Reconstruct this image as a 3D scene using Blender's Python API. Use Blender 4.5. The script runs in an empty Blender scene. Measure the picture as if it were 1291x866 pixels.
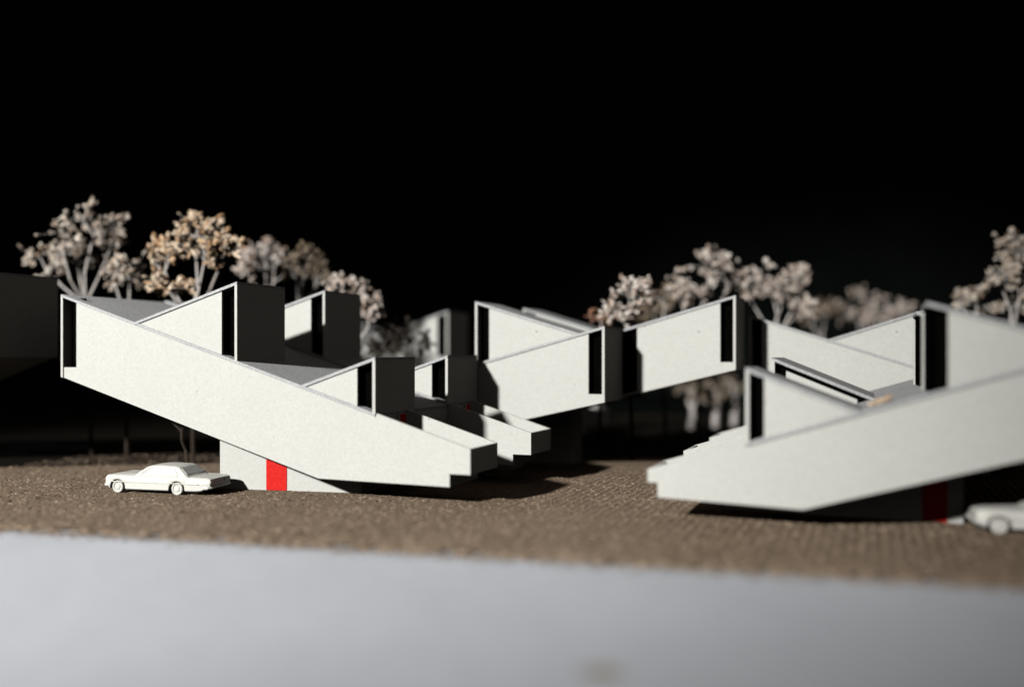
import bpy, bmesh, math, random
from mathutils import Vector, Matrix

# ------------------------------------------------------------------ scene, camera, light
# An architect's cardboard model at 1:100: one scene unit is one centimetre of the model.
sc = bpy.context.scene
sc.unit_settings.system = 'METRIC'
sc.unit_settings.scale_length = 0.01
col = sc.collection

EYE = 6.3
cam_d = bpy.data.cameras.new('camera')
cam_d.sensor_width = 36.0
cam_d.lens = 32.07
cam_d.shift_y = 17.0 / 1291.0
cam_d.clip_start = 0.1
cam_d.clip_end = 1000
cam_d.dof.use_dof = True
cam_d.dof.focus_distance = 43.5
cam_d.dof.aperture_fstop = 0.031
cam_d.dof.aperture_blades = 0
cam = bpy.data.objects.new('camera', cam_d)
cam.location = (0, 0, EYE)
cam.rotation_euler = (math.radians(90), 0, 0)
col.objects.link(cam)
sc.camera = cam

world = bpy.data.worlds.new('World')
sc.world = world
world.use_nodes = True
wb = world.node_tree.nodes['Background']
wb.inputs[0].default_value = (1.0, 0.88, 0.80, 1)     # dim room around the table
wb.inputs[1].default_value = 0.046

# the one photo lamp, low at the front left
lamp_d = bpy.data.lights.new('photo_lamp', 'SPOT')
lamp_d.energy = 1700000
lamp_d.color = (1.0, 0.985, 0.94)
lamp_d.spot_size = math.radians(30.5)
lamp_d.spot_blend = 0.9
lamp_d.shadow_soft_size = 4.0
lamp = bpy.data.objects.new('photo_lamp', lamp_d)
lamp.location = (-99.7, -84.4, 72.0)
aim = Vector((-13.0, 46.0, 7.5))
lamp.rotation_euler = (aim - lamp.location).to_track_quat('-Z', 'Y').to_euler()
col.objects.link(lamp)

sc.cycles.diffuse_bounces = 0
vs = sc.view_settings
vs.view_transform = 'Standard'
vs.look = 'None'
vs.exposure = 0.0
vs.gamma = 1.0
vs.use_curve_mapping = False

# ------------------------------------------------------------------ materials
def new_mat(name):
    m = bpy.data.materials.new(name)
    m.use_nodes = True
    nt = m.node_tree
    return m, nt, nt.nodes['Principled BSDF']

def link(nt, a, b):
    nt.links.new(a, b)

def ramp(nt, fac, stops):
    r = nt.nodes.new('ShaderNodeValToRGB')
    els = r.color_ramp.elements
    while len(els) < len(stops):
        els.new(0.5)
    for e, (p, c) in zip(els, stops):
        e.position = p
        e.color = (*c, 1)
    link(nt, fac, r.inputs[0])
    return r.outputs[0]

def noise(nt, scale, detail=3, rough=0.55, vec=None):
    n = nt.nodes.new('ShaderNodeTexNoise')
    n.inputs['Scale'].default_value = scale
    n.inputs['Detail'].default_value = detail
    n.inputs['Roughness'].default_value = rough
    if vec is None:
        tc = nt.nodes.new('ShaderNodeTexCoord')
        vec = tc.outputs['Object']
    link(nt, vec, n.inputs['Vector'])
    return n.outputs[0]

def bump(nt, h, strength, dist, bsdf):
    b = nt.nodes.new('ShaderNodeBump')
    b.inputs['Strength'].default_value = strength
    b.inputs['Distance'].default_value = dist
    link(nt, h, b.inputs['Height'])
    link(nt, b.outputs[0], bsdf.inputs['Normal'])

def mix(nt, fac, a, b, mode='MIX'):
    n = nt.nodes.new('ShaderNodeMix')
    n.data_type = 'RGBA'
    n.blend_type = mode
    for i, v in ((0, fac), (6, a), (7, b)):
        if hasattr(v, 'is_linked'):
            link(nt, v, n.inputs[i])
        elif isinstance(v, (int, float)):
            n.inputs[i].default_value = v
        else:
            n.inputs[i].default_value = (*v, 1)
    return n.outputs[2]

def card_mat(name, lo, hi, rough=0.75, speck=(0.35, 0.32, 0.28), grain=0.90):
    m, nt, b = new_mat(name)
    big = noise(nt, 0.35, 4)
    base = ramp(nt, big, [(0.3, lo), (0.7, hi)])
    fine = noise(nt, 9.0, 5, 0.8)
    c2 = mix(nt, ramp(nt, fine, [(0.36, (1, 1, 1)), (0.60, (0, 0, 0))]), base, tuple(v * grain for v in lo))
    sp = noise(nt, 3.3, 1, 0.4)
    f = ramp(nt, sp, [(0.80, (0, 0, 0)), (0.83, (1, 1, 1))])
    c3 = mix(nt, f, c2, speck)
    link(nt, c3, b.inputs['Base Color'])
    b.inputs['Roughness'].default_value = rough
    b.inputs['Specular IOR Level'].default_value = 0.25
    bump(nt, fine, 0.25, 0.03, b)
    return m

M = {}
M['card'] = card_mat('white_card', (0.665, 0.668, 0.635), (0.705, 0.707, 0.672))
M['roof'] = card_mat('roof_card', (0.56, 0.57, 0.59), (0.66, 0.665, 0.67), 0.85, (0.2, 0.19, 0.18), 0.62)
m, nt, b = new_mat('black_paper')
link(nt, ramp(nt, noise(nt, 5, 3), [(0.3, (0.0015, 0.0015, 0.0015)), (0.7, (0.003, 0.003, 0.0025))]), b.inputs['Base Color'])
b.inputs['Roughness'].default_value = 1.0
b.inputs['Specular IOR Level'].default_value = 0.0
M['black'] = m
m, nt, b = new_mat('red_paper')
link(nt, ramp(nt, noise(nt, 6, 3), [(0.3, (0.66, 0.012, 0.010)), (0.7, (0.78, 0.022, 0.016))]), b.inputs['Base Color'])
b.inputs['Roughness'].default_value = 0.7
b.inputs['Specular IOR Level'].default_value = 0.2
M['red'] = m
m, nt, b = new_mat('car_casting')
link(nt, ramp(nt, noise(nt, 5, 4), [(0.3, (0.74, 0.73, 0.68)), (0.7, (0.82, 0.81, 0.76))]), b.inputs['Base Color'])
b.inputs['Roughness'].default_value = 0.5
bump(nt, noise(nt, 22, 3), 0.15, 0.02, b)
M['cast'] = m
m, nt, b = new_mat('car_glazing')
link(nt, ramp(nt, noise(nt, 5, 3), [(0.3, (0.66, 0.66, 0.62)), (0.7, (0.76, 0.76, 0.71))]), b.inputs['Base Color'])
b.inputs['Roughness'].default_value = 0.45
M['glazing'] = m

def felt_mat():
    m, nt, b = new_mat('brown_felt')
    tc = nt.nodes.new('ShaderNodeTexCoord')
    mp = nt.nodes.new('ShaderNodeMapping')
    mp.inputs['Rotation'].default_value = (0, 0, math.radians(21.4))
    link(nt, tc.outputs['Object'], mp.inputs['Vector'])
    wv = nt.nodes.new('ShaderNodeTexWave')
    wv.inputs['Scale'].default_value = 0.85
    wv.inputs['Distortion'].default_value = 0.9
    wv.inputs['Detail'].default_value = 3
    wv.inputs['Detail Scale'].default_value = 3.0
    link(nt, mp.outputs[0], wv.inputs['Vector'])
    big = noise(nt, 0.22, 5, 0.6)
    base = ramp(nt, big, [(0.3, (0.36, 0.265, 0.185)), (0.55, (0.43, 0.32, 0.235)), (0.8, (0.50, 0.38, 0.285))])
    fine = noise(nt, 5.5, 5, 0.75)
    c = mix(nt, ramp(nt, fine, [(0.35, (0.9, 0.9, 0.9)), (0.6, (0, 0, 0))]), base, (0.15, 0.115, 0.08))
    c = mix(nt, ramp(nt, wv.outputs[0], [(0.15, (0.38, 0.38, 0.38)), (0.55, (0, 0, 0))]), c, (0.17, 0.125, 0.09))
    link(nt, c, b.inputs['Base Color'])
    b.inputs['Roughness'].default_value = 1.0
    b.inputs['Specular IOR Level'].default_value = 0.05
    h = mix(nt, 0.5, fine, wv.outputs[0])
    bump(nt, h, 0.6, 0.12, b)
    return m
M['felt'] = felt_mat()

m, nt, b = new_mat('rear_shade_tone')  # near-black colour holding the shade on the rear ground
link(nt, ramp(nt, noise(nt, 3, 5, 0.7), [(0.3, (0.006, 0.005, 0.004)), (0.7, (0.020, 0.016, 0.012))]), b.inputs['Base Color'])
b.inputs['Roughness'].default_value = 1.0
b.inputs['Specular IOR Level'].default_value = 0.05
M['rear_shade_tone'] = m
m, nt, b = new_mat('felt_fibre')
g = nt.nodes.new('ShaderNodeNewGeometry')
link(nt, ramp(nt, g.outputs['Random Per Island'], [(0.0, (0.18, 0.13, 0.09)), (0.5, (0.34, 0.255, 0.19)), (1.0, (0.48, 0.38, 0.29))]), b.inputs['Base Color'])
b.inputs['Roughness'].default_value = 1.0
b.inputs['Specular IOR Level'].default_value = 0.05
M['fibre'] = m

m, nt, b = new_mat('white_paper')
base = ramp(nt, noise(nt, 0.12, 4), [(0.3, (0.69, 0.725, 0.80)), (0.7, (0.79, 0.825, 0.90))])
tc = nt.nodes.new('ShaderNodeTexCoord')
dist = nt.nodes.new('ShaderNodeVectorMath'); dist.operation = 'DISTANCE'
dist.inputs[1].default_value = (1.85, 18.6, -0.12)
link(nt, tc.outputs['Object'], dist.inputs[0])
stain = ramp(nt, dist.outputs['Value'], [(0.18, (1, 1, 1)), (0.62, (0, 0, 0))])
base = mix(nt, stain, base, (0.44, 0.36, 0.27))
fine = noise(nt, 9, 4, 0.7)
base = mix(nt, ramp(nt, fine, [(0.3, (0.5, 0.5, 0.5)), (0.6, (0, 0, 0))]), base, (0.60, 0.63, 0.70))
link(nt, base, b.inputs['Base Color'])
b.inputs['Roughness'].default_value = 0.85
b.inputs['Specular IOR Level'].default_value = 0.2
bump(nt, noise(nt, 0.5, 4), 0.2, 0.25, b)
M['paper'] = m

m, nt, b = new_mat('black_cloth')
link(nt, ramp(nt, noise(nt, 0.2, 3), [(0.3, (0.008, 0.011, 0.010)), (0.7, (0.013, 0.016, 0.015))]), b.inputs['Base Color'])
b.inputs['Roughness'].default_value = 1.0
b.inputs['Specular IOR Level'].default_value = 0.0
M['cloth'] = m

def plant_mat(name, dark, mid, light):
    m, nt, b = new_mat(name)
    g = nt.nodes.new('ShaderNodeNewGeometry')
    c = ramp(nt, g.outputs['Random Per Island'], [(0.0, dark), (0.28, mid), (0.75, light)])
    c = mix(nt, ramp(nt, noise(nt, 6, 3), [(0.32, (0.5, 0.5, 0.5)), (0.55, (0, 0, 0))]), c, dark)
    link(nt, c, b.inputs['Base Color'])
    b.inputs['Roughness'].default_value = 0.9
    b.inputs['Specular IOR Level'].default_value = 0.15
    return m
M['beige'] = plant_mat('dried_beige', (0.30, 0.21, 0.15), (0.74, 0.60, 0.48), (0.96, 0.87, 0.77))
M['tan'] = plant_mat('dried_tan', (0.34, 0.18, 0.09), (0.74, 0.50, 0.31), (0.93, 0.77, 0.60))
M['pink'] = plant_mat('dried_pink', (0.34, 0.23, 0.18), (0.80, 0.64, 0.54), (0.97, 0.89, 0.82))
M['olive'] = plant_mat('dried_olive', (0.09, 0.065, 0.04), (0.25, 0.19, 0.13), (0.42, 0.34, 0.26))
M['rust'] = plant_mat('dried_rust', (0.16, 0.07, 0.04), (0.36, 0.17, 0.10), (0.5, 0.28, 0.18))
M['twig'] = plant_mat('dry_twig', (0.48, 0.43, 0.40), (0.66, 0.60, 0.56), (0.80, 0.75, 0.72))
M['bark'] = plant_mat('shaded_twig', (0.022, 0.016, 0.012), (0.04, 0.03, 0.022), (0.06, 0.045, 0.035))  # brown trunk colour, darkened further to hold the shade behind the houses
M['moss'] = plant_mat('shaded_bush', (0.018, 0.014, 0.011), (0.045, 0.033, 0.026), (0.10, 0.085, 0.075))  # shade on the bushes by the far house, put into their colour

# ------------------------------------------------------------------ helpers
def mesh_obj(name, verts, faces, mat, parent=None, smooth=False):
    me = bpy.data.meshes.new(name)
    me.from_pydata(verts, [], faces)
    bm = bmesh.new(); bm.from_mesh(me)
    bmesh.ops.recalc_face_normals(bm, faces=bm.faces)
    bm.to_mesh(me); bm.free()
    if smooth:
        me.polygons.foreach_set('use_smooth', [True] * len(me.polygons))
    me.materials.append(mat)
    o = bpy.data.objects.new(name, me)
    col.objects.link(o)
    if parent is not None:
        o.parent = parent
    return o

def tag(o, label=None, cat=None, group=None, kind=None):
    if label: o['label'] = label
    if cat: o['category'] = cat
    if group: o['group'] = group
    if kind: o['kind'] = kind
    return o

def empty(name, loc, rz=0.0):
    o = bpy.data.objects.new(name, None)
    o.empty_display_size = 0.5
    o.location = loc
    o.rotation_euler = (0, 0, rz)
    col.objects.link(o)
    return o

def copy_tree(o, parent=None):
    c = o.copy()
    col.objects.link(c)
    c.parent = parent
    for ch in list(o.children):
        copy_tree(ch, c)
    return c

def prism(name, poly, y0, y1, mat, parent, chamfer=0.012):
    """board cut to an outline in x,z and given the thickness y0..y1"""
    n = len(poly)
    v = [(x, y0, z) for x, z in poly] + [(x, y1, z) for x, z in poly]
    f = [tuple(range(n)), tuple(range(2 * n - 1, n - 1, -1))]
    f += [(i, (i + 1) % n, n + (i + 1) % n, n + i) for i in range(n)]
    return mesh_obj(name, v, f, mat, parent)

def box(name, x0, x1, y0, y1, z0, z1, mat, parent):
    if x0 > x1: x0, x1 = x1, x0
    return prism(name, [(x0, z0), (x1, z0), (x1, z1), (x0, z1)], y0, y1, mat, parent)

# ------------------------------------------------------------------ setting
TH = math.radians(21.4)                      # the houses' rows run 21.4 degrees off the picture plane
U = Vector((math.cos(TH), -math.sin(TH), 0))
V = Vector((math.sin(TH), math.cos(TH), 0))
def site(a, b, z=0.0):
    p = U * a + V * b
    return (p.x, p.y, z)

# base board covered with brown felt, its front edge running slightly askew
ea, eb = Vector((-19.3, 34.3)), Vector((14.2, 25.6))
ed = (eb - ea).normalized()
pa, pb = ea - ed * 34, eb + ed * 16
bm = bmesh.new()
n = 260
front = []
rnd = random.Random(4)
for i in range(n + 1):
    p = pa.lerp(pb, i / n)
    q = p + Vector((-ed.y, ed.x)) * (rnd.gauss(0, 0.14))
    front.append((q.x, q.y))
top = [(x, y, 0.0) for x, y in front] + [(58, 96, 0), (-58, 98, 0)]
bot = [(x, y, -0.115) for x, y, z in top]
k = len(top)
faces = [tuple(range(k)), tuple(range(2 * k - 1, k - 1, -1))] + [(i, (i + 1) % k, k + (i + 1) % k, k + i) for i in range(k)]
tag(mesh_obj('ground', top + bot, faces, M['felt']), kind='structure')
bm.free()

# near-black sheet painting the houses' shade onto the rear of the board
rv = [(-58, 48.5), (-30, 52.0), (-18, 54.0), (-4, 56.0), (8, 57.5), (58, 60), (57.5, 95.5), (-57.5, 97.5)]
tag(mesh_obj('rear_shade_sheet', [(x, y, 0.004) for x, y in rv], [tuple(range(len(rv)))], M['rear_shade_tone']), kind='structure')

# sheet of white paper under the front of the board
tag(mesh_obj('table_paper', [(-30, 12.5, -0.12), (26, 11.0, -0.12), (31, 52, -0.12), (-32, 52, -0.12)], [(0, 1, 2, 3)], M['paper']), kind='structure')

# dark table everything stands on
tag(mesh_obj('table', [(-190, -70, -0.13), (190, -70, -0.13), (190, 170, -0.13), (-190, 170, -0.13)], [(0, 1, 2, 3)], M['cloth']), kind='structure')

# black cloth hung behind the model
v, f = [], []
nx = 80
for i in range(nx + 1):
    x = -190 + 380 * i / nx
    y = 165 + 1.6 * math.sin(i * 0.9) + 0.8 * math.sin(i * 2.3) - abs(x) * 0.25
    v += [(x, y, -1.0), (x, y + 1.0, 60), (x, y + 0.5, 120)]
for i in range(nx):
    for j in range(2):
        f.append((i * 3 + j, (i + 1) * 3 + j, (i + 1) * 3 + j + 1, i * 3 + j + 1))
tag(mesh_obj('backdrop', v, f, M['cloth'], smooth=True), kind='structure')

# ------------------------------------------------------------------ houses
T = 0.135       # thickness of the card seen edge-on
def lerp_line(p, q, x):
    return p[1] + (q[1] - p[1]) * (x - p[0]) / (q[0] - p[0])

def poly_at(pts, x):
    """height of the polyline pts at x (pts in either direction)"""
    ps = sorted(pts)
    if x <= ps[0][0]: return ps[0][1]
    for a, b in zip(ps, ps[1:]):
        if a[0] <= x <= b[0]:
            return lerp_line(a, b, x) if b[0] - a[0] > 1e-6 else b[1]
    return ps[-1][1]

def house(a0, b0, spec, label, group):
    """one cardboard house: sloping main bar, pop-up roof boxes, terrace tray, base with a red door"""
    root = empty('model_house', site(a0, b0), -TH)
    tag(root, label, 'model house', group)
    S = lambda x: x - a0
    hi = (S(spec['hi'][0]), spec['hi'][1])
    tip = (S(spec['tip'][0]), spec['tip'][1])
    s = 1 if tip[0] > hi[0] else -1
    D = spec['depth']
    zb = spec['hib']
    top = lambda x: lerp_line(hi, tip, x)
    bot = [(S(x), z) for x, z in spec['bottom']]          # underside, high end to low end
    xr = S(spec['roof_to'])
    tray = spec.get('tray')
    sw, lip = spec['slot'], spec['lip']
    xs = hi[0] + s * sw
    xe = hi[0] + s * T
    # ---- main bar
    under = lambda x: poly_at([(hi[0], zb)] + bot, x)
    end_pts = bot if tray else [p for p in bot if (p[0] - xr) * s < 0] + [(xr, under(xr))]
    if spec.get('low_slot'):
        xl = xr - s * spec['low_slot']
        end_pts = [p for p in bot if (p[0] - xl) * s < 0] + [(xl, under(xl))]
        outline_r = [(xl, top(xl) - T)]
    elif spec.get('mid_slot'):
        xl, xm = (S(q) for q in spec['mid_slot'])
        end_pts = [p for p in bot if (p[0] - xl) * s < 0] + [(xl, under(xl))]
        outline_r = [(xl, top(xl) - T)]
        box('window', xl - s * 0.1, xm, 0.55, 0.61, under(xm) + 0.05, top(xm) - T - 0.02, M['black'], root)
        xw_ = xr - s * T
        prism('front_wall', [(xm, under(xm)), (xm, top(xm) - T), (xw_, top(xw_) - T), (xw_, under(xw_))], 0.07, 0.20, M['card'], root)
    elif tray:
        outline_r = [(xr, top(xr) - T), (xr, top(xr)), tip]
    else:
        outline_r = [(xr - s * T, top(xr - s * T) - T)]
        end_pts = [p for p in bot if (p[0] - xr) * s < 0] + [(xr - s * T, under(xr - s * T))]
    outline = [(xe, under(xe)), (xe, lip), (xs, lip), (xs, top(xs) - T)] + outline_r + end_pts[::-1]
    prism('front_wall', outline, 0.07, 0.20, M['card'], root)
    xq = xr - s * T
    back = [(xe, under(xe)), (xe, top(xe) - T), (xq, top(xq) - T)] + ([(xq, under(xq))] + [p for p in bot if (p[0] - xq) * s < 0][::-1])
    prism('back_wall', back, D - 0.20, D - 0.07, M['card'], root)
    xrr = xr - s * 0.02
    prism('roof', [(hi[0], hi[1]), (xrr, top(xrr)), (xrr, top(xrr) - T), (hi[0], hi[1] - T)], 0, D, M['roof'], root)
    x_ = hi[0]
    prism('end_wall', [(x_, hi[1] - T), (xe, top(xe) - T), (xe, under(xe) - 0.01), (x_, zb)], 0, D, M['card'], root)
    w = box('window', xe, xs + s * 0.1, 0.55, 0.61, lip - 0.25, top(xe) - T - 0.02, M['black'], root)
    # underside
    chain = [(xe, under(xe))] + [p for p in bot if (p[0] - xq) * s < 0 and (p[0] - xe) * s > 0] + [(xq, under(xq))]
    lo = [(x, z + 0.02) for x, z in chain]
    up = [(x, z + 0.14) for x, z in chain]
    prism('underside', lo + up[::-1], 0.20, D - 0.20, M['card'], root)
    # low end of the bar
    box('end_wall', xq, xr, 0.205 if tray else 0.0, D - 0.0, under(xr) + (0.01 if tray else 0), top(xr) - T - 0.004, M['card'], root)
    if spec.get('low_slot'):
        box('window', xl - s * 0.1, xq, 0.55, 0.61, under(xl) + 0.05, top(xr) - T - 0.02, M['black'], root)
    # ---- terrace tray
    if tray:
        low = [p for p in bot if (p[0] - xr) * s > 0]
        prism('parapet', [(xr + s * 0.01, top(xr))] + [tip] + low[::-1] + [(xr + s * 0.01, under(xr) + 0.01)], tray - 0.13, tray, M['card'], root)
        (x1, z1), (x2, z2), (x3, z3) = low[-3], low[-2], low[-1]
        box('end_panel', tip[0] - s * 0.12, tip[0] - s * 0.002, 0.205, tray - 0.135, z3 + 0.002, tip[1] - 0.004, M['card'], root)
        box('end_panel', x1 - s * 0.12, x1 - s * 0.002, 0.205, tray - 0.135, z1 + 0.002, z2 - 0.002, M['card'], root)
        fl = [(xr + s * 0.02, top(xr) - 1.25), (tip[0] - s * 0.125, z3 + 0.14), (tip[0] - s * 0.125, z3 + 0.02), (xr + s * 0.02, top(xr) - 1.37)]
        prism('terrace_floor', fl, 0.205, tray - 0.135, M['card'], root)
        # red terrace door in the low end wall
        dz = top(xr) - 1.25
        box('door', xr + s * 0.004, xr + s * 0.035, 2.05, 2.75, dz, dz + 1.08, M['red'], root)
        box('door_jamb', xr + s * 0.004, xr + s * 0.11, 1.93, 2.04, dz, dz + 1.1, M['card'], root)
    # ---- pop-up roof boxes
    for pp in spec.get('pops', []):
        xj = S(pp['joint']); zj = top(xj)
        xt, zt = S(pp['top'][0]), pp['top'][1]
        e = 1 if xt > xj else -1
        pd = pp.get('depth', 3.7)
        ptop = lambda x: lerp_line((xj, zj), (xt, zt), x)
        xw = xt - e * pp['slot']
        gap = pp.get('gap', 0.0)       # black strip standing for the roof slab's shadow on the wall
        g0 = 0.25 + gap * 2.2
        xq2 = xt - e * T
        off = -0.015
        prism('popup_wall', [(xj + e * g0, ptop(xj + e * g0) - T - gap), (xw, ptop(xw) - T - gap), (xw, top(xw) - 0.05), (xj + e * g0, top(xj + e * g0) - 0.05)], 0.06, 0.19, M['card'], root)
        if gap:
            xa, xb = xj + e * 0.5, xw + e * 0.05
            prism('roof_shade_strip', [(xa, ptop(xa) - T - 0.004), (xb, ptop(xb) - T - 0.004), (xb, ptop(xb) - T - gap - 0.1), (xa, ptop(xa) - T - gap - 0.1)], 0.20, 0.24, M['black'], root)
        prism('popup_wall', [(xj + e * 0.25, ptop(xj + e * 0.25) - T), (xq2, ptop(xq2) - T), (xq2, top(xq2) - 0.05), (xj + e * 0.25, top(xj + e * 0.25) - 0.05)], pd - 0.19, pd - 0.06, M['card'], root)
        prism('popup_roof', [(xj, zj + 0.012), (xt, zt), (xt, zt - T), (xj, zj - T + 0.012)], off, pd, M['roof'], root)
        if pp.get('open_end'):
            xo = xt - e * 0.10
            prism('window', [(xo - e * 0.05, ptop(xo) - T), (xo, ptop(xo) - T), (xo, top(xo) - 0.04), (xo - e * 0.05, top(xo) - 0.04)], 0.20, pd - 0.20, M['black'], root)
            box('window_mullion', xo - e * 0.10, xt - e * 0.02, pd - 0.19, pd - 0.06, top(xt) - 0.04, zt - T - 0.01, M['card'], root)
        else:
          prism('popup_end_wall', [(xq2, ptop(xq2) - T), (xt, zt - T), (xt, top(xt) - 0.05), (xq2, top(xq2) - 0.05)], -0.008, pd, M['card'], root)
        xi = xw - e * 0.1
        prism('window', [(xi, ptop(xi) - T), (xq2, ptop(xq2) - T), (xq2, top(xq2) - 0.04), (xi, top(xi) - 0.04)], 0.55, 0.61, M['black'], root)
    # ---- base on the ground
    bs = spec.get('base')
    if bs:
        x0, x1 = sorted((S(bs['a'][0]), S(bs['a'][1])))
        o0, o1 = bs['off'] if isinstance(bs['off'], tuple) else (bs['off'], bs['off'])
        off = max(o0, o1)
        yo = lambda x: o0 + (o1 - o0) * (x - x0) / (x1 - x0)
        y1 = D - 0.4
        pts = [x0] + sorted(p[0] for p in bot if x0 < p[0] < x1) + [x1]
        topc = [(x, under(x) + 0.01) for x in pts]
        w_ = prism('base_wall', [(x0, 0.0)] + topc + [(x1, 0.0)], 0.0, 0.12, M['card'], root)
        for vt in w_.data.vertices:
            vt.co.y += yo(vt.co.x)
        prism('base_wall', [(x0, 0.0)] + topc + [(x1, 0.0)], y1 - 0.12, y1, M['card'], root)
        for x, q in ((x0, 1), (x1, -1)):
            box('base_wall', x - q * 0.03, x + q * 0.10, yo(x) + (0.13 if o0 == o1 else 0.22), y1 - 0.125, 0.0, min(under(x), under(x + q * 0.1)) + 0.01, M['card'], root)
        if not bs.get('door'): return root
        d0, d1 = S(bs['door'][0]), S(bs['door'][1])
        d_ = box('door', d0, d1, -0.03, -0.002, 0.012, min(2.1, under(d0), under(d1)) - 0.02, M['red'], root)
        for vt in d_.data.vertices:
            vt.co.y += yo(vt.co.x)
    return root

G = 'white cardboard model houses'
def L_spec(depth, dz=0.0):
    return dict(hi=(-38.05, 9.47 + dz), hib=5.30 + dz, tip=(-15.45, 2.48 + dz),
        bottom=[(-22.86, 0.90 + dz), (-16.40, 0.85 + dz), (-16.40, 1.40 + dz), (-15.45, 1.40 + dz)],
        roof_to=-19.92, slot=0.97, lip=5.78 + dz, depth=depth, tray=3.05,
        pops=[dict(joint=-33.25, top=(-27.20, 9.78 + dz), slot=0.92), dict(joint=-23.69, top=(-19.92, 6.30 + dz), slot=0.93)],
        base=dict(a=(-28.98, -21.9), off=(1.0, 2.2), door=(-26.6, -25.57)))
house(-26, 34.6, L_spec(7.26), 'front left white model house with red base door, beside the complete toy car', G)
sp = L_spec(3.9, 0.10)
house(-23.3 - 2.7, 41.9, sp, 'white model house directly behind the front left house, low terrace shaded by it', G)

def R_spec(depth, pops=True, second=False):
    ps = [dict(joint=-0.29, top=(-4.28, 5.92), slot=0.67), dict(joint=7.04, top=(1.84, 8.21), slot=0.68, open_end=True)]
    if second:
        ps[0] = dict(joint=0.20, top=(-4.05, 6.28), slot=0.62, gap=0.20, depth=6.3)
    return dict(hi=(14.6, 8.97), hib=5.75, tip=(-7.97, 1.99),
        bottom=[(-2.25, 0.76), (-7.58, 0.92), (-7.58, 1.48), (-7.97, 1.48)],
        roof_to=-4.28, slot=0.95, lip=6.2, depth=depth, tray=3.05, pops=ps if pops else [],
        base=dict(a=(-5.6, 3.3), off=3.75, door=(1.9, 2.75)))
house(0, 34.6, R_spec(7.26), 'front right white model house, stepped low end in front, cut by the right edge', G)
house(0, 41.9, R_spec(7.26, True, True), 'white model house directly behind the front right house, only roof slab and terrace showing', G)
sp = R_spec(3.9, False); sp['base']['off'] = 1.5
house(0, 49.2, sp, 'rearmost low terrace of the front right row of model houses', G)

M_spec = dict(hi=(-12.85, 7.91), hib=3.94, tip=(-24.0, 4.91), bottom=[(-17.59, 2.87), (-24.0, 1.4)], roof_to=-24.0,
    slot=0.89, lip=4.35, depth=3.65, pops=[dict(joint=-14.25, top=(-20.21, 9.36), slot=0.82, depth=3.6)],
    base=dict(a=(-23.5, -18.6), off=1.2))
house(-18, 46.0, M_spec, 'white model house in the middle, between the left house and the dark gap', G)
M2 = dict(M_spec); M2['base'] = dict(M_spec['base'])
house(-18, 53.45, M2, 'white model house behind the middle one, only its pale roof edge showing', G)

N_spec = dict(hi=(-6.65, 9.60), hib=5.62, tip=(-20.0, 5.81), bottom=[(-11.49, 4.41), (-20.0, 2.2)], roof_to=-20.0,
    slot=0.82, lip=6.02, mid_slot=(-12.03, -12.95), depth=3.65, base=dict(a=(-19.6, -16.2), off=1.6))
house(-10, 49.7, N_spec, 'raised white model house end right of the middle house, under the dried trees', G)

C_spec = dict(hi=(-6.41, 8.70), hib=4.55, tip=(9.0, 3.60), bottom=[(6.3, 0.9), (9.0, 0.9)], roof_to=9.0,
    slot=0.70, lip=5.0, depth=7.2, pops=[dict(joint=-2.09, top=(2.91, 8.88), slot=0.34)],
    base=dict(a=(0.0, 6.0), off=1.0, door=(2.0, 3.0)))
house(0, 53.45, C_spec, 'white model house behind the front right house, white gable wall with crossing roof line', G)

F_spec = dict(hi=(-41.95, 10.69), hib=6.3, tip=(-64.5, 3.7), bottom=[(-59.0, 1.0), (-63.5, 0.95), (-63.5, 1.5), (-64.5, 1.5)],
    roof_to=-60.0, slot=0.95, lip=6.8, depth=3.75, tray=3.05, pops=[],
    base=dict(a=(-62.0, -57.0), off=0.9))
house(-53, 34.2, F_spec, 'shadowed grey end of a model house at the left edge of the picture', G)
def shifted(spec, da):
    o = dict(spec)
    for key in ('hi', 'tip'): o[key] = (spec[key][0] + da, spec[key][1])
    o['bottom'] = [(x + da, z) for x, z in spec['bottom']]
    o['roof_to'] = spec['roof_to'] + da
    o['pops'] = [dict(p, joint=p['joint'] + da, top=(p['top'][0] + da, p['top'][1])) for p in spec['pops']]
    bs = spec['base']
    o['base'] = dict(bs, a=(bs['a'][0] + da, bs['a'][1] + da), door=(bs['door'][0] + da, bs['door'][1] + da))
    return o
house(-28.5, 62.5, shifted(L_spec(3.9), -2.5), 'far blurred model house half hidden by a shaded bush, left of the middle house', G)

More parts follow.
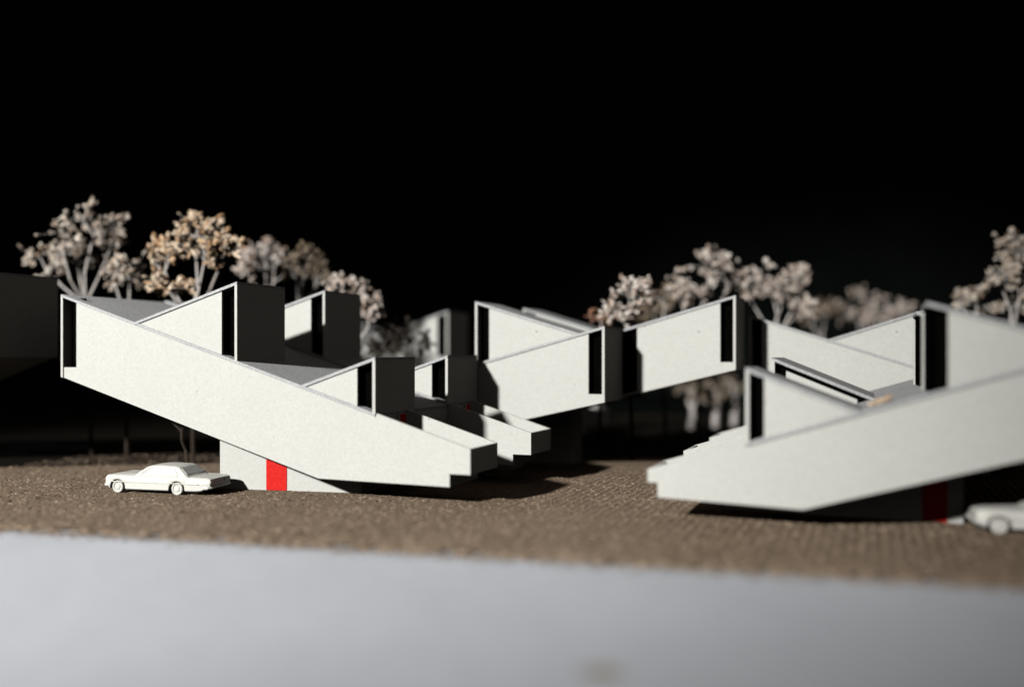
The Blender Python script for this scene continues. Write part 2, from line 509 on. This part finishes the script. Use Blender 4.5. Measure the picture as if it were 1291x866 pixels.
# ------------------------------------------------------------------ cars
def make_car(label):
    root = empty('model_car', (0, 0, 0))
    tag(root, label, 'car', 'white toy cars')
    FR, RR = 2.72, -2.80
    wf, wr, R = 2.0, -1.15, 0.33
    AR = 0.42
    # lower body loft along x
    def belt(x):      # height of the fender line
        pts = [(-2.80, 0.88), (-2.65, 0.93), (-1.2, 0.96), (-0.2, 0.93), (0.9, 0.95), (2.4, 0.96), (2.64, 0.93), (2.72, 0.84)]
        return poly_at(pts, x)
    def deck(x):
        pts = [(-2.80, 0.86), (-2.6, 0.91), (-1.2, 0.97), (0.9, 0.99), (2.3, 0.97), (2.62, 0.92), (2.72, 0.84)]
        return poly_at(pts, x)
    def halfw(x):
        return poly_at([(-2.80, 0.84), (-2.5, 0.93), (-1.0, 0.97), (1.2, 0.96), (2.4, 0.92), (2.72, 0.82)], x)
    def low(x):
        z = poly_at([(-2.80, 0.40), (-2.3, 0.22), (2.4, 0.20), (2.72, 0.34)], x)
        for w in (wf, wr):
            d = abs(x - w)
            if d < AR:
                z = max(z, R + math.sqrt(AR * AR - d * d) - 0.02)
        return min(z, 0.74)
    xs = [RR, -2.77, -2.65, -2.4, -2.1, -1.8, wr - AR - 0.01]
    for w in (wr, wf):
        xs += [w + AR * math.cos(t * math.pi / 10) for t in range(10, -1, -1)] + [w + AR + 0.012, w - AR - 0.012]
    xs += [-0.4, 0.0, 0.4, 0.8, 1.2, FR, 2.70, 2.62]
    xs = sorted(set(round(x, 4) for x in xs))
    verts, rings = [], []
    for x in xs:
        zl, zb_, zd, w = low(x), belt(x), deck(x), halfw(x)
        crease = zl + (zb_ - zl) * 0.58
        half = [(w * 0.93, zl), (w * 0.985, zl + 0.06 * (zb_ - zl)), (w, crease - 0.02), (w * 0.985, crease + 0.03), (w * 0.955, zb_ - 0.03), (w * 0.90, zb_), (w * 0.80, zb_ - 0.015), (w * 0.55, zd + 0.012), (0, zd + 0.02)]
        ring = [(x, y, z) for y, z in half] + [(x, -y, z) for y, z in half[-2::-1]]
        rings.append(len(verts)); verts += ring
    m_ = 17
    faces = []
    for r0, r1 in zip(rings, rings[1:]):
        for i in range(m_ - 1):
            faces.append((r0 + i, r0 + i + 1, r1 + i + 1, r1 + i))
        faces.append((r0 + m_ - 1, r0, r1, r1 + m_ - 1))
    faces.append(tuple(range(rings[0], rings[0] + m_)))
    faces.append(tuple(range(rings[-1], rings[-1] + m_)))
    mesh_obj('body', verts, faces, M['cast'], root)
    # greenhouse: roof with pillars, windows set in
    prof = [(-1.66, 0.93), (-1.56, 1.00), (-1.14, 1.38), (-0.95, 1.445), (-0.2, 1.475), (0.32, 1.455), (0.50, 1.40), (1.04, 1.01), (1.12, 0.93)]
    def cw(z): return 0.87 - (z - 0.9) * 0.30
    v, f = [], []
    for x, z in prof:
        w = cw(z)
        v += [(x, w, z), (x, w * 0.9, z + 0.03), (x, 0, z + 0.055), (x, -w * 0.9, z + 0.03), (x, -w, z)]
    for i in range(len(prof) - 1):
        for j in range(4):
            f.append((i * 5 + j, i * 5 + j + 1, i * 5 + j + 6, i * 5 + j + 5))
    f.append(tuple(i * 5 for i in range(len(prof))))
    f.append(tuple(i * 5 + 4 for i in range(len(prof)))[::-1])
    f.append((0, 1, 2, 3, 4)); q = (len(prof) - 1) * 5
    f.append((q, q + 1, q + 2, q + 3, q + 4))
    f.append(tuple(range(0, 1)) + (4, q + 4, q))
    cabin = mesh_obj('cabin', v, f, M['cast'], root)
    for sgn in (1, -1):
        # raised window surround, then the pane inside it
        def sidepoly(pts, out, name, mat, parent, thick):
            a = [(x, sgn * (cw(z) + out), z) for x, z in pts]
            b_ = [(x, sgn * (cw(z) + out - thick), z) for x, z in pts]
            nn = len(pts)
            fs = [tuple(range(nn)), tuple(range(2 * nn - 1, nn - 1, -1))] + [(i, (i + 1) % nn, nn + (i + 1) % nn, nn + i) for i in range(nn)]
            return mesh_obj(name, a + b_, fs, mat, parent)
        outer = [(-1.16, 0.99), (-0.94, 1.37), (0.30, 1.405), (0.45, 1.36), (0.93, 1.00)]
        inner = [(-1.06, 1.03), (-0.89, 1.33), (0.28, 1.365), (0.40, 1.33), (0.80, 1.04)]
        # frame as strips
        nn = 5
        fv, ff = [], []
        for i in range(nn):
            j = (i + 1) % nn
            quad = [outer[i], outer[j], inner[j], inner[i]]
            s0 = len(fv)
            fv += [(x, sgn * (cw(z) + 0.035), z) for x, z in quad] + [(x, sgn * (cw(z) - 0.01), z) for x, z in quad]
            ff += [(s0, s0 + 1, s0 + 2, s0 + 3), (s0 + 7, s0 + 6, s0 + 5, s0 + 4)] + [(s0 + k_, s0 + (k_ + 1) % 4, s0 + 4 + (k_ + 1) % 4, s0 + 4 + k_) for k_ in range(4)]
        mesh_obj('window_frame', fv, ff, M['cast'], root)
        sidepoly(inner, 0.003, 'side_window', M['glazing'], root, 0.01)
        # door line and trim strip on the flank
        box('side_trim', -2.3, 2.4, sgn * 0.972 if sgn > 0 else -0.992, sgn * 0.972 + 0.02 if sgn > 0 else -0.972, 0.60, 0.64, M['cast'], root)
        # wheels
        for wx in (wf, wr):
            wv, wfaces = [], []
            seg = 24
            yo, yi = sgn * 0.93, sgn * 0.72
            prof_w = [(R - 0.02, yi), (R, yi + sgn * 0.03), (R, yo - sgn * 0.03), (R - 0.03, yo), (R - 0.10, yo), (R - 0.12, yo - sgn * 0.035)]
            for k_ in range(seg):
                t = 2 * math.pi * k_ / seg
                for r, y in prof_w:
                    wv.append((wx + r * math.cos(t), y, R + r * math.sin(t)))
            pn = len(prof_w)
            for k_ in range(seg):
                k2 = (k_ + 1) % seg
                for j in range(pn - 1):
                    wfaces.append((k_ * pn + j, k_ * pn + j + 1, k2 * pn + j + 1, k2 * pn + j))
            wfaces.append(tuple(k_ * pn for k_ in range(seg)))
            wfaces.append(tuple(k_ * pn + pn - 1 for k_ in range(seg))[::-1])
            wh = mesh_obj('wheel', wv, wfaces, M['cast'], root, smooth=False)
            hv = []
            hf = []
            prof_h = [(0.17, yo - sgn * 0.036), (0.15, yo - sgn * 0.005), (0.06, yo + sgn * 0.012)]
            for k_ in range(16):
                t = 2 * math.pi * k_ / 16
                for r, y in prof_h:
                    hv.append((wx + r * math.cos(t), y, R + r * math.sin(t)))
            for k_ in range(16):
                k2 = (k_ + 1) % 16
                for j in range(2):
                    hf.append((k_ * 3 + j, k_ * 3 + j + 1, k2 * 3 + j + 1, k2 * 3 + j))
            hf.append(tuple(k_ * 3 + 2 for k_ in range(16)))
            mesh_obj('hubcap', hv, hf, M['cast'], wh)
        # lamps
        for yy in (0.72, 0.50):
            lv, lf = [], []
            for k_ in range(12):
                t = 2 * math.pi * k_ / 12
                lv += [(2.69, sgn * yy + 0.085 * math.cos(t), 0.72 + 0.085 * math.sin(t)), (2.745, sgn * yy + 0.075 * math.cos(t), 0.72 + 0.075 * math.sin(t))]
            for k_ in range(12):
                k2 = (k_ + 1) % 12
                lf.append((2 * k_, 2 * k2, 2 * k2 + 1, 2 * k_ + 1))
            lf.append(tuple(2 * k_ + 1 for k_ in range(12)))
            mesh_obj('headlight', lv, lf, M['glazing'], root)
        y0, y1 = sorted((sgn * 0.35, sgn * 0.80))
        box('tail_light', -2.83, -2.785, y0, y1, 0.66, 0.78, M['glazing'], root)
    # windscreen and rear window panes, just proud of the cabin
    def pane(name, x0, z0, x1, z1):
        w0, w1 = cw(z0) * 0.86, cw(z1) * 0.86
        nx_, nz_ = (z1 - z0), -(x1 - x0)
        l = math.hypot(nx_, nz_); sg = 1 if x0 > 0 else -1
        nx_, nz_ = abs(nx_) / l * sg * 0.05, abs(nz_) / l * 0.05
        v = [(x0 + nx_, -w0, z0 + nz_), (x0 + nx_, w0, z0 + nz_), (x1 + nx_, w1, z1 + nz_), (x1 + nx_, -w1, z1 + nz_)]
        v += [(x - nx_, y, z - nz_) for x, y, z in v]
        mesh_obj(name, v, [(0, 1, 2, 3), (7, 6, 5, 4), (0, 1, 5, 4), (1, 2, 6, 5), (2, 3, 7, 6), (3, 0, 4, 7)], M['glazing'], root)
    pane('windscreen', 1.00, 1.04, 0.54, 1.37)
    pane('rear_window', -1.52, 1.035, -1.18, 1.345)
    # bumpers: bars with turned-back corners
    for x, sg in ((2.74, 1), (-2.82, -1)):
        pts = [(x - sg * 0.34, -0.95), (x - sg * 0.10, -0.93), (x, -0.78), (x + sg * 0.03, 0), (x, 0.78), (x - sg * 0.10, 0.93), (x - sg * 0.34, 0.95)]
        v, f = [], []
        for px_, py_ in pts:
            v += [(px_, py_, 0.36), (px_ + sg * 0.06, py_ * 1.02, 0.42), (px_, py_, 0.50), (px_ - sg * 0.03, py_ * 0.97, 0.43)]
        for i in range(len(pts) - 1):
            for j in range(4):
                f.append((i * 4 + j, i * 4 + (j + 1) % 4, i * 4 + 4 + (j + 1) % 4, i * 4 + 4 + j))
        f.append((0, 1, 2, 3)); e_ = (len(pts) - 1) * 4; f.append((e_ + 3, e_ + 2, e_ + 1, e_))
        mesh_obj('bumper', v, f, M['cast'], root)
    return root

def lower(root, k_):
    # flatten the casting without squashing its wheels
    for ch in root.children:
        me = ch.data
        if ch.name.startswith('wheel'):
            for o_ in [ch] + list(ch.children):
                cx_ = 2.0 if sum(v_.co.x for v_ in o_.data.vertices) > 0 else -1.15
                for v_ in o_.data.vertices:
                    v_.co.x = cx_ + (v_.co.x - cx_) * k_
                    v_.co.z *= k_
        else:
            for v_ in me.vertices:
                v_.co.z *= k_

car = make_car('white two-door toy car parked beside the left house, whole car visible')
lower(car, 0.87)
car.location = (-16.16, 42.76, 0.0)
car.rotation_euler = (0, 0, math.radians(165.3))
c2 = copy_tree(car)
c2['label'] = 'white toy car under the right house, cut off by the right edge'
c2.location = (19.55, 32.9, 0.0)
c2.rotation_euler = (0, 0, math.radians(165.3))

# ------------------------------------------------------------------ dried-flower trees
def tube(v, f, p, q, r0, r1, k=5):
    d = (q - p)
    if d.length < 1e-5: return
    d.normalize()
    a = d.orthogonal().normalized(); b_ = d.cross(a)
    s0 = len(v)
    for c_, r in ((p, r0), (q, r1)):
        for i in range(k):
            t = 2 * math.pi * i / k
            v.append(tuple(c_ + a * (r * math.cos(t)) + b_ * (r * math.sin(t))))
    for i in range(k):
        f.append((s0 + i, s0 + (i + 1) % k, s0 + k + (i + 1) % k, s0 + k + i))

bmi = bmesh.new(); bmesh.ops.create_icosphere(bmi, subdivisions=1, radius=1.0)
ICO_V = [v_.co.copy() for v_ in bmi.verts]; ICO_F = [tuple(x.index for x in fc.verts) for fc in bmi.faces]
bmi.free()
def blob(v, f, c, r, axis, elong, rnd):
    rot = axis.to_track_quat('Z', 'Y').to_matrix() @ Matrix.Rotation(rnd.uniform(0, 6.28), 3, 'Z')
    s0 = len(v)
    sx = rnd.uniform(0.75, 1.2)
    for p in ICO_V:
        j = 1 + rnd.uniform(-0.22, 0.22)
        q = rot @ Vector((p.x * r * j * sx, p.y * r * j, p.z * r * elong * j))
        v.append(tuple(c + q))
    f.extend(tuple(s0 + i for i in fc) for fc in ICO_F)

def tree(base, clumps, label, mat, seed, twig='twig', tips=26, br=0.20, elong=1.25, trunk_r=0.11, cat='tree', name='dried_flower_tree', fork=0.45, lean=(0, 0), stem='bark', group='dried flower trees behind the houses'):
    """clumps: list of (centre xyz, (rx, ry, rz)) that make up the crown"""
    rnd = random.Random(seed)
    root = empty(name, base)
    tag(root, label, cat, group)
    B = Vector(base)
    tv, tf, cv, cf, kv, kf = [], [], [], [], [], []
    zmin = min(c[0][2] - c[1][2] for c in clumps)
    cx = sum(c[0][0] for c in clumps) / len(clumps); cy = sum(c[0][1] for c in clumps) / len(clumps)
    F = Vector(((B.x + cx) / 2, (B.y + cy) / 2, max(0.5, zmin * (1 - fork * 0.3) - 0.2)))
    F -= B
    # trunk in bent segments
    prev = Vector((0, 0, -0.05)); n_ = 5
    for i in range(1, n_ + 1):
        t = i / n_
        q = Vector((F.x * t + rnd.uniform(-.1, .1) * (t < 1), F.y * t + rnd.uniform(-.1, .1) * (t < 1), F.z * t))
        tube(kv, kf, prev, q, trunk_r * (1.15 - 0.4 * (i - 1) / n_), trunk_r * (1.15 - 0.4 * i / n_), 6)
        prev = q
    for (c, rr) in clumps:
        C = Vector(c) - B
        R = Vector(rr)
        lim = C - Vector((0, 0, R.z * 0.45))
        midp = F.lerp(lim, 0.5) + Vector((rnd.uniform(-.3, .3), rnd.uniform(-.3, .3), rnd.uniform(-.2, .2)))
        tube(tv, tf, F, midp, trunk_r * 0.75, trunk_r * 0.6)
        tube(tv, tf, midp, lim, trunk_r * 0.6, trunk_r * 0.45)
        nsub = max(2, tips // 8)
        for s_ in range(nsub):
            # direction over the upper part of the clump
            while True:
                d = Vector((rnd.uniform(-1, 1), rnd.uniform(-1, 1), rnd.uniform(-0.55, 1)))
                if 0.2 < d.length < 1: break
            d.normalize()
            hub = C + Vector((d.x * R.x, d.y * R.y, d.z * R.z)) * rnd.uniform(0.35, 0.6)
            tube(tv, tf, lim, hub, trunk_r * 0.42, trunk_r * 0.25, 4)
            for t_ in range(5):
                e = (d + Vector((rnd.uniform(-.9, .9), rnd.uniform(-.9, .9), rnd.uniform(-.6, .8)))).normalized()
                k_ = rnd.uniform(0.66, 1.05)
                tipp = C + Vector((e.x * R.x, e.y * R.y, e.z * R.z)) * k_
                tube(tv, tf, hub, tipp, trunk_r * 0.22, trunk_r * 0.10, 3)
                dirv = (tipp - hub).normalized() if (tipp - hub).length > .01 else Vector((0, 0, 1))
                # a flower head: small bracts fanned round the end of the twig
                hs = br * rnd.uniform(0.6, 1.35)
                for b_ in range(rnd.randint(4, 9)):
                    off = (Vector((rnd.gauss(0, 1), rnd.gauss(0, 1), rnd.gauss(0, 1))).normalized() + dirv * 0.5) * (hs * rnd.uniform(0.5, 1.25))
                    blob(cv, cf, tipp + off, hs * rnd.uniform(0.22, 0.58), off.normalized(), elong * rnd.uniform(1.0, 1.9), rnd)
                # side sprigs
                for b_ in range(rnd.randint(1, 2)):
                    q0 = hub.lerp(tipp, rnd.uniform(0.35, 0.85))
                    q1 = q0 + (dirv * 0.6 + Vector((rnd.uniform(-1, 1), rnd.uniform(-1, 1), rnd.uniform(-.6, 1)))) * (br * rnd.uniform(1.5, 3.0))
                    tube(tv, tf, q0, q1, trunk_r * 0.13, trunk_r * 0.07, 3)
                    for c_ in range(rnd.randint(1, 3)):
                        off = Vector((rnd.gauss(0, 1), rnd.gauss(0, 1), rnd.gauss(0, 1))) * (br * 0.4)
                        blob(cv, cf, q1 + off, br * rnd.uniform(0.25, 0.6), (dirv + off * 3).normalized(), elong * rnd.uniform(0.9, 1.8), rnd)
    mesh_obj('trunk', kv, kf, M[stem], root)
    mesh_obj('branches', tv, tf, M[twig], root)
    mesh_obj('crown', cv, cf, M[mat], root, smooth=False)
    return root

def at(px, py, Y):
    """a point of the site at depth Y, from its bearing"""
    return ((px - 645.5) / 1150.0 * Y, Y, EYE - (py - 450) / 1150.0 * Y)
def cl(px, py, Y, rx, rz, dy=0.0):
    k_ = Y / 1150.0
    return (at(px, py, Y + dy), (rx * k_, (rx + rz) * 0.5 * k_, rz * k_))
def gp(px, Y): return (at(px, 450, Y)[0], Y, 0.0)

tree(gp(116, 58), [cl(118, 285, 58, 38, 26), cl(80, 310, 58, 30, 26, -1), cl(58, 330, 58, 22, 20), cl(140, 300, 58, 17, 26, 1), cl(98, 325, 58, 26, 18, 1)],
     'tallest round-crowned beige dried tree at the far left', 'beige', 11, tips=30, br=0.22)
tree(gp(160, 57), [cl(145, 350, 57, 26, 18), cl(163, 345, 57, 15, 24)],
     'small grey-beige dried tree right of the tallest left tree', 'beige', 12, tips=30, br=0.20)
tree(gp(244, 54), [cl(258, 312, 54, 36, 34), cl(208, 330, 54, 18, 28), cl(246, 292, 54, 20, 18), cl(280, 320, 54, 18, 20), cl(215, 364, 54, 26, 12)],
     'orange-tan dried tree above the left house with large seed heads', 'tan', 13, tips=30, br=0.24, elong=1.6)
tree(gp(340, 62), [cl(335, 320, 62, 26, 22), cl(345, 345, 62, 44, 24), cl(318, 335, 62, 18, 24)],
     'dim brown dried tree with white flower heads behind the left roof box', 'pink', 14, tips=24, br=0.20)
tree(gp(378, 60), [cl(385, 325, 60, 16, 18), cl(375, 345, 60, 20, 20), cl(398, 352, 64, 18, 22)],
     'slim dried tree right of the dim brown one, pale stalk showing', 'olive', 15, tips=24, br=0.20)
tree(gp(445, 58), [cl(432, 362, 58, 16, 12), cl(456, 375, 58, 18, 16), cl(470, 385, 58, 12, 12), cl(448, 395, 58, 20, 14)],
     'low white-flowered dried bush right of the second roof box', 'pink', 16, tips=24, br=0.20)
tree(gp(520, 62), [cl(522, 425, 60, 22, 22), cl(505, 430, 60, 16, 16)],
     'dried bush coloured as in shade, in front of the far blurred house', 'moss', 17, tips=30, br=0.22, twig='bark')
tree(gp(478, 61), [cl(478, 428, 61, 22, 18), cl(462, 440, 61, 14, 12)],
     'added shade-coloured bush between the second roof box and the far house', 'moss', 28, tips=30, br=0.22, twig='bark')  # bush added to stand for shade across the far house
tree(gp(757, 58), [cl(757, 403, 58, 11, 8)],
     'tiny rust-coloured dried bush above the middle house', 'rust', 18, tips=18, br=0.20)
tree(gp(797, 56), [cl(797, 378, 56, 30, 24), cl(785, 395, 56, 18, 14)],
     'spiky cream dried bush between the middle house and raised house end', 'pink', 19, tips=30, br=0.22, elong=1.6)
tree(gp(838, 66), [cl(838, 378, 66, 24, 20), cl(825, 395, 66, 16, 12)],
     'blurred olive dried bush beside the spiky cream one', 'olive', 20, tips=30, br=0.22)
tree(gp(880, 63), [cl(893, 345, 63, 34, 28), cl(860, 375, 63, 22, 24), cl(885, 372, 63, 24, 18), cl(918, 350, 63, 20, 22)],
     'wide cream dried tree behind the raised house end, left of two', 'pink', 21, tips=30, br=0.22)
tree(gp(975, 65), [cl(970, 350, 65, 44, 24), cl(945, 365, 65, 30, 26), cl(985, 375, 65, 34, 24), cl(1010, 352, 65, 9, 14), cl(1005, 390, 65, 22, 14)],
     'wide cream dried tree behind the raised house end, right of two', 'pink', 22, tips=30, br=0.22)
tree(gp(1045, 82), [cl(1040, 398, 82, 26, 14), cl(1020, 390, 82, 18, 16)],
     'far blurred low bush right of the two wide cream trees', 'olive', 23, tips=30, br=0.24)
tree(gp(1090, 84), [cl(1078, 388, 84, 26, 22), cl(1108, 388, 84, 18, 22), cl(1092, 405, 84, 34, 14)],
     'far blurred round brown bush above the crossing roof lines', 'pink', 24, tips=30, br=0.25)
tree(gp(1138, 86), [cl(1138, 394, 86, 14, 12)],
     'small far blurred pinkish bush beside the right roof peak', 'pink', 25, tips=20, br=0.25)
tree(gp(1230, 62), [cl(1232, 382, 62, 24, 18), cl(1212, 380, 62, 9, 12)],
     'low dried bush just right of the front right roof peak', 'beige', 26, tips=30, br=0.20)
tree(gp(1272, 60), [cl(1284, 312, 60, 18, 24), cl(1262, 350, 60, 18, 22), cl(1295, 345, 60, 26, 26), cl(1275, 382, 60, 24, 20)],
     'tall cream dried tree cut by the right edge of the picture', 'beige', 27, tips=30, br=0.20)
# bare stalks seen below the houses
for i, (px, py, Y, lab) in enumerate([(872, 505, 80, 'leftmost pale bare-stemmed tree seen under the raised house end'),
                                      (902, 500, 82, 'middle pale bare-stemmed tree seen under the raised house end'),
                                      (925, 495, 84, 'rightmost pale bare-stemmed tree seen under the raised house end')]):
    tree(gp(px, Y), [cl(px, py - 14, Y, 16, 10), cl(px + 7, py - 4, Y, 9, 7)], lab, 'olive', 40 + i, tips=12, br=0.2, trunk_r=0.28, stem='twig')
tree(gp(240, 47), [cl(205, 520, 47.5, 14, 8), cl(232, 500, 47.5, 10, 8)],
     'thin leaning bare brown twig standing behind the toy car', 'olive', 50, twig='bark', tips=4, br=0.06, trunk_r=0.09, name='bare_twig', cat='twig')

# crumb of moss lying on the right house's roof
rnd = random.Random(9)
v, f = [], []
for i in range(26):
    blob(v, f, Vector((rnd.gauss(0, 0.15), rnd.gauss(0, 0.09), 0.05 + abs(rnd.gauss(0, 0.05)))), rnd.uniform(0.04, 0.09), Vector((rnd.gauss(0, 1), rnd.gauss(0, 1), rnd.gauss(0, 1))).normalized(), 1.6, rnd)
o = mesh_obj('moss_crumb', v, f, M['tan'])
o.location = site(0.35, 36.2, 4.56)
o.rotation_euler = (0, -0.3, -TH)
tag(o, 'small tan crumb lying on the sloping roof of the front right house', 'moss')

# two slips of blue-grey card lying behind the left house
m, nt, b = new_mat('blue_grey_card')
link(nt, ramp(nt, noise(nt, 1.2, 4), [(0.3, (0.05, 0.055, 0.09)), (0.7, (0.17, 0.18, 0.27))]), b.inputs['Base Color'])
b.inputs['Roughness'].default_value = 0.6
M['slip'] = m
for (x0, x1, y0, y1, lab) in ((-35.0, -29.3, 62.4, 63.4, 'longer blue-grey card slip on the shaded ground behind the left house'),
                              (-36.0, -31.6, 58.6, 59.4, 'shorter blue-grey card slip at the left edge on the shaded ground')):
    o = mesh_obj('card_slip', [(x0, y0, 0.01), (x1, y0 + 0.3, 0.01), (x1 + 0.2, y1 + 0.2, 0.01), (x0, y1, 0.01), (x0, y0, 0.09), (x1, y0 + 0.3, 0.09), (x1 + 0.2, y1 + 0.2, 0.09), (x0, y1, 0.09)],
                 [(0, 1, 2, 3), (7, 6, 5, 4), (0, 1, 5, 4), (1, 2, 6, 5), (2, 3, 7, 6), (3, 0, 4, 7)], M['slip'])
    tag(o, lab, 'card slip', 'blue-grey card slips')

# ------------------------------------------------------------------ loose fibres of the felt
rnd = random.Random(5)
v, f = [], []
nrm = Vector((-ed.y, ed.x))
for i in range(70000):
    t = rnd.random()
    L = rnd.uniform(-14, 52)
    dback = 24.0 * rnd.random() ** 1.6 if i % 4 else 0.25 - abs(rnd.gauss(0, 0.55))
    p = ea + ed * L + nrm * dback
    if abs(p.x) > p.y * 0.62: continue
    x, y = p.x, p.y
    r = rnd.uniform(0.015, 0.045)
    an = rnd.uniform(0, 6.28)
    l = rnd.uniform(1.0, 3.2)
    dx, dy = math.cos(an) * r * l, math.sin(an) * r * l
    s0 = len(v)
    zz = 0.0 if dback > 0 else -0.115
    hh = zz + rnd.uniform(0.01, 0.045)
    v += [(x - dx, y - dy, zz), (x + dx, y + dy, zz + 0.004), (x - dy / l * .6, y + dx / l * .6, zz), (x + rnd.uniform(-r, r), y + rnd.uniform(-r, r), hh)]
    f += [(s0, s0 + 1, s0 + 3), (s0 + 1, s0 + 2, s0 + 3), (s0 + 2, s0, s0 + 3)]
me = bpy.data.meshes.new('ground_fibres')
me.from_pydata(v, [], f)
me.materials.append(M['fibre'])
o = bpy.data.objects.new('ground_fibres', me)
col.objects.link(o)
tag(o, 'loose brown fibres matted over the felt base board', 'fibres', kind='stuff')
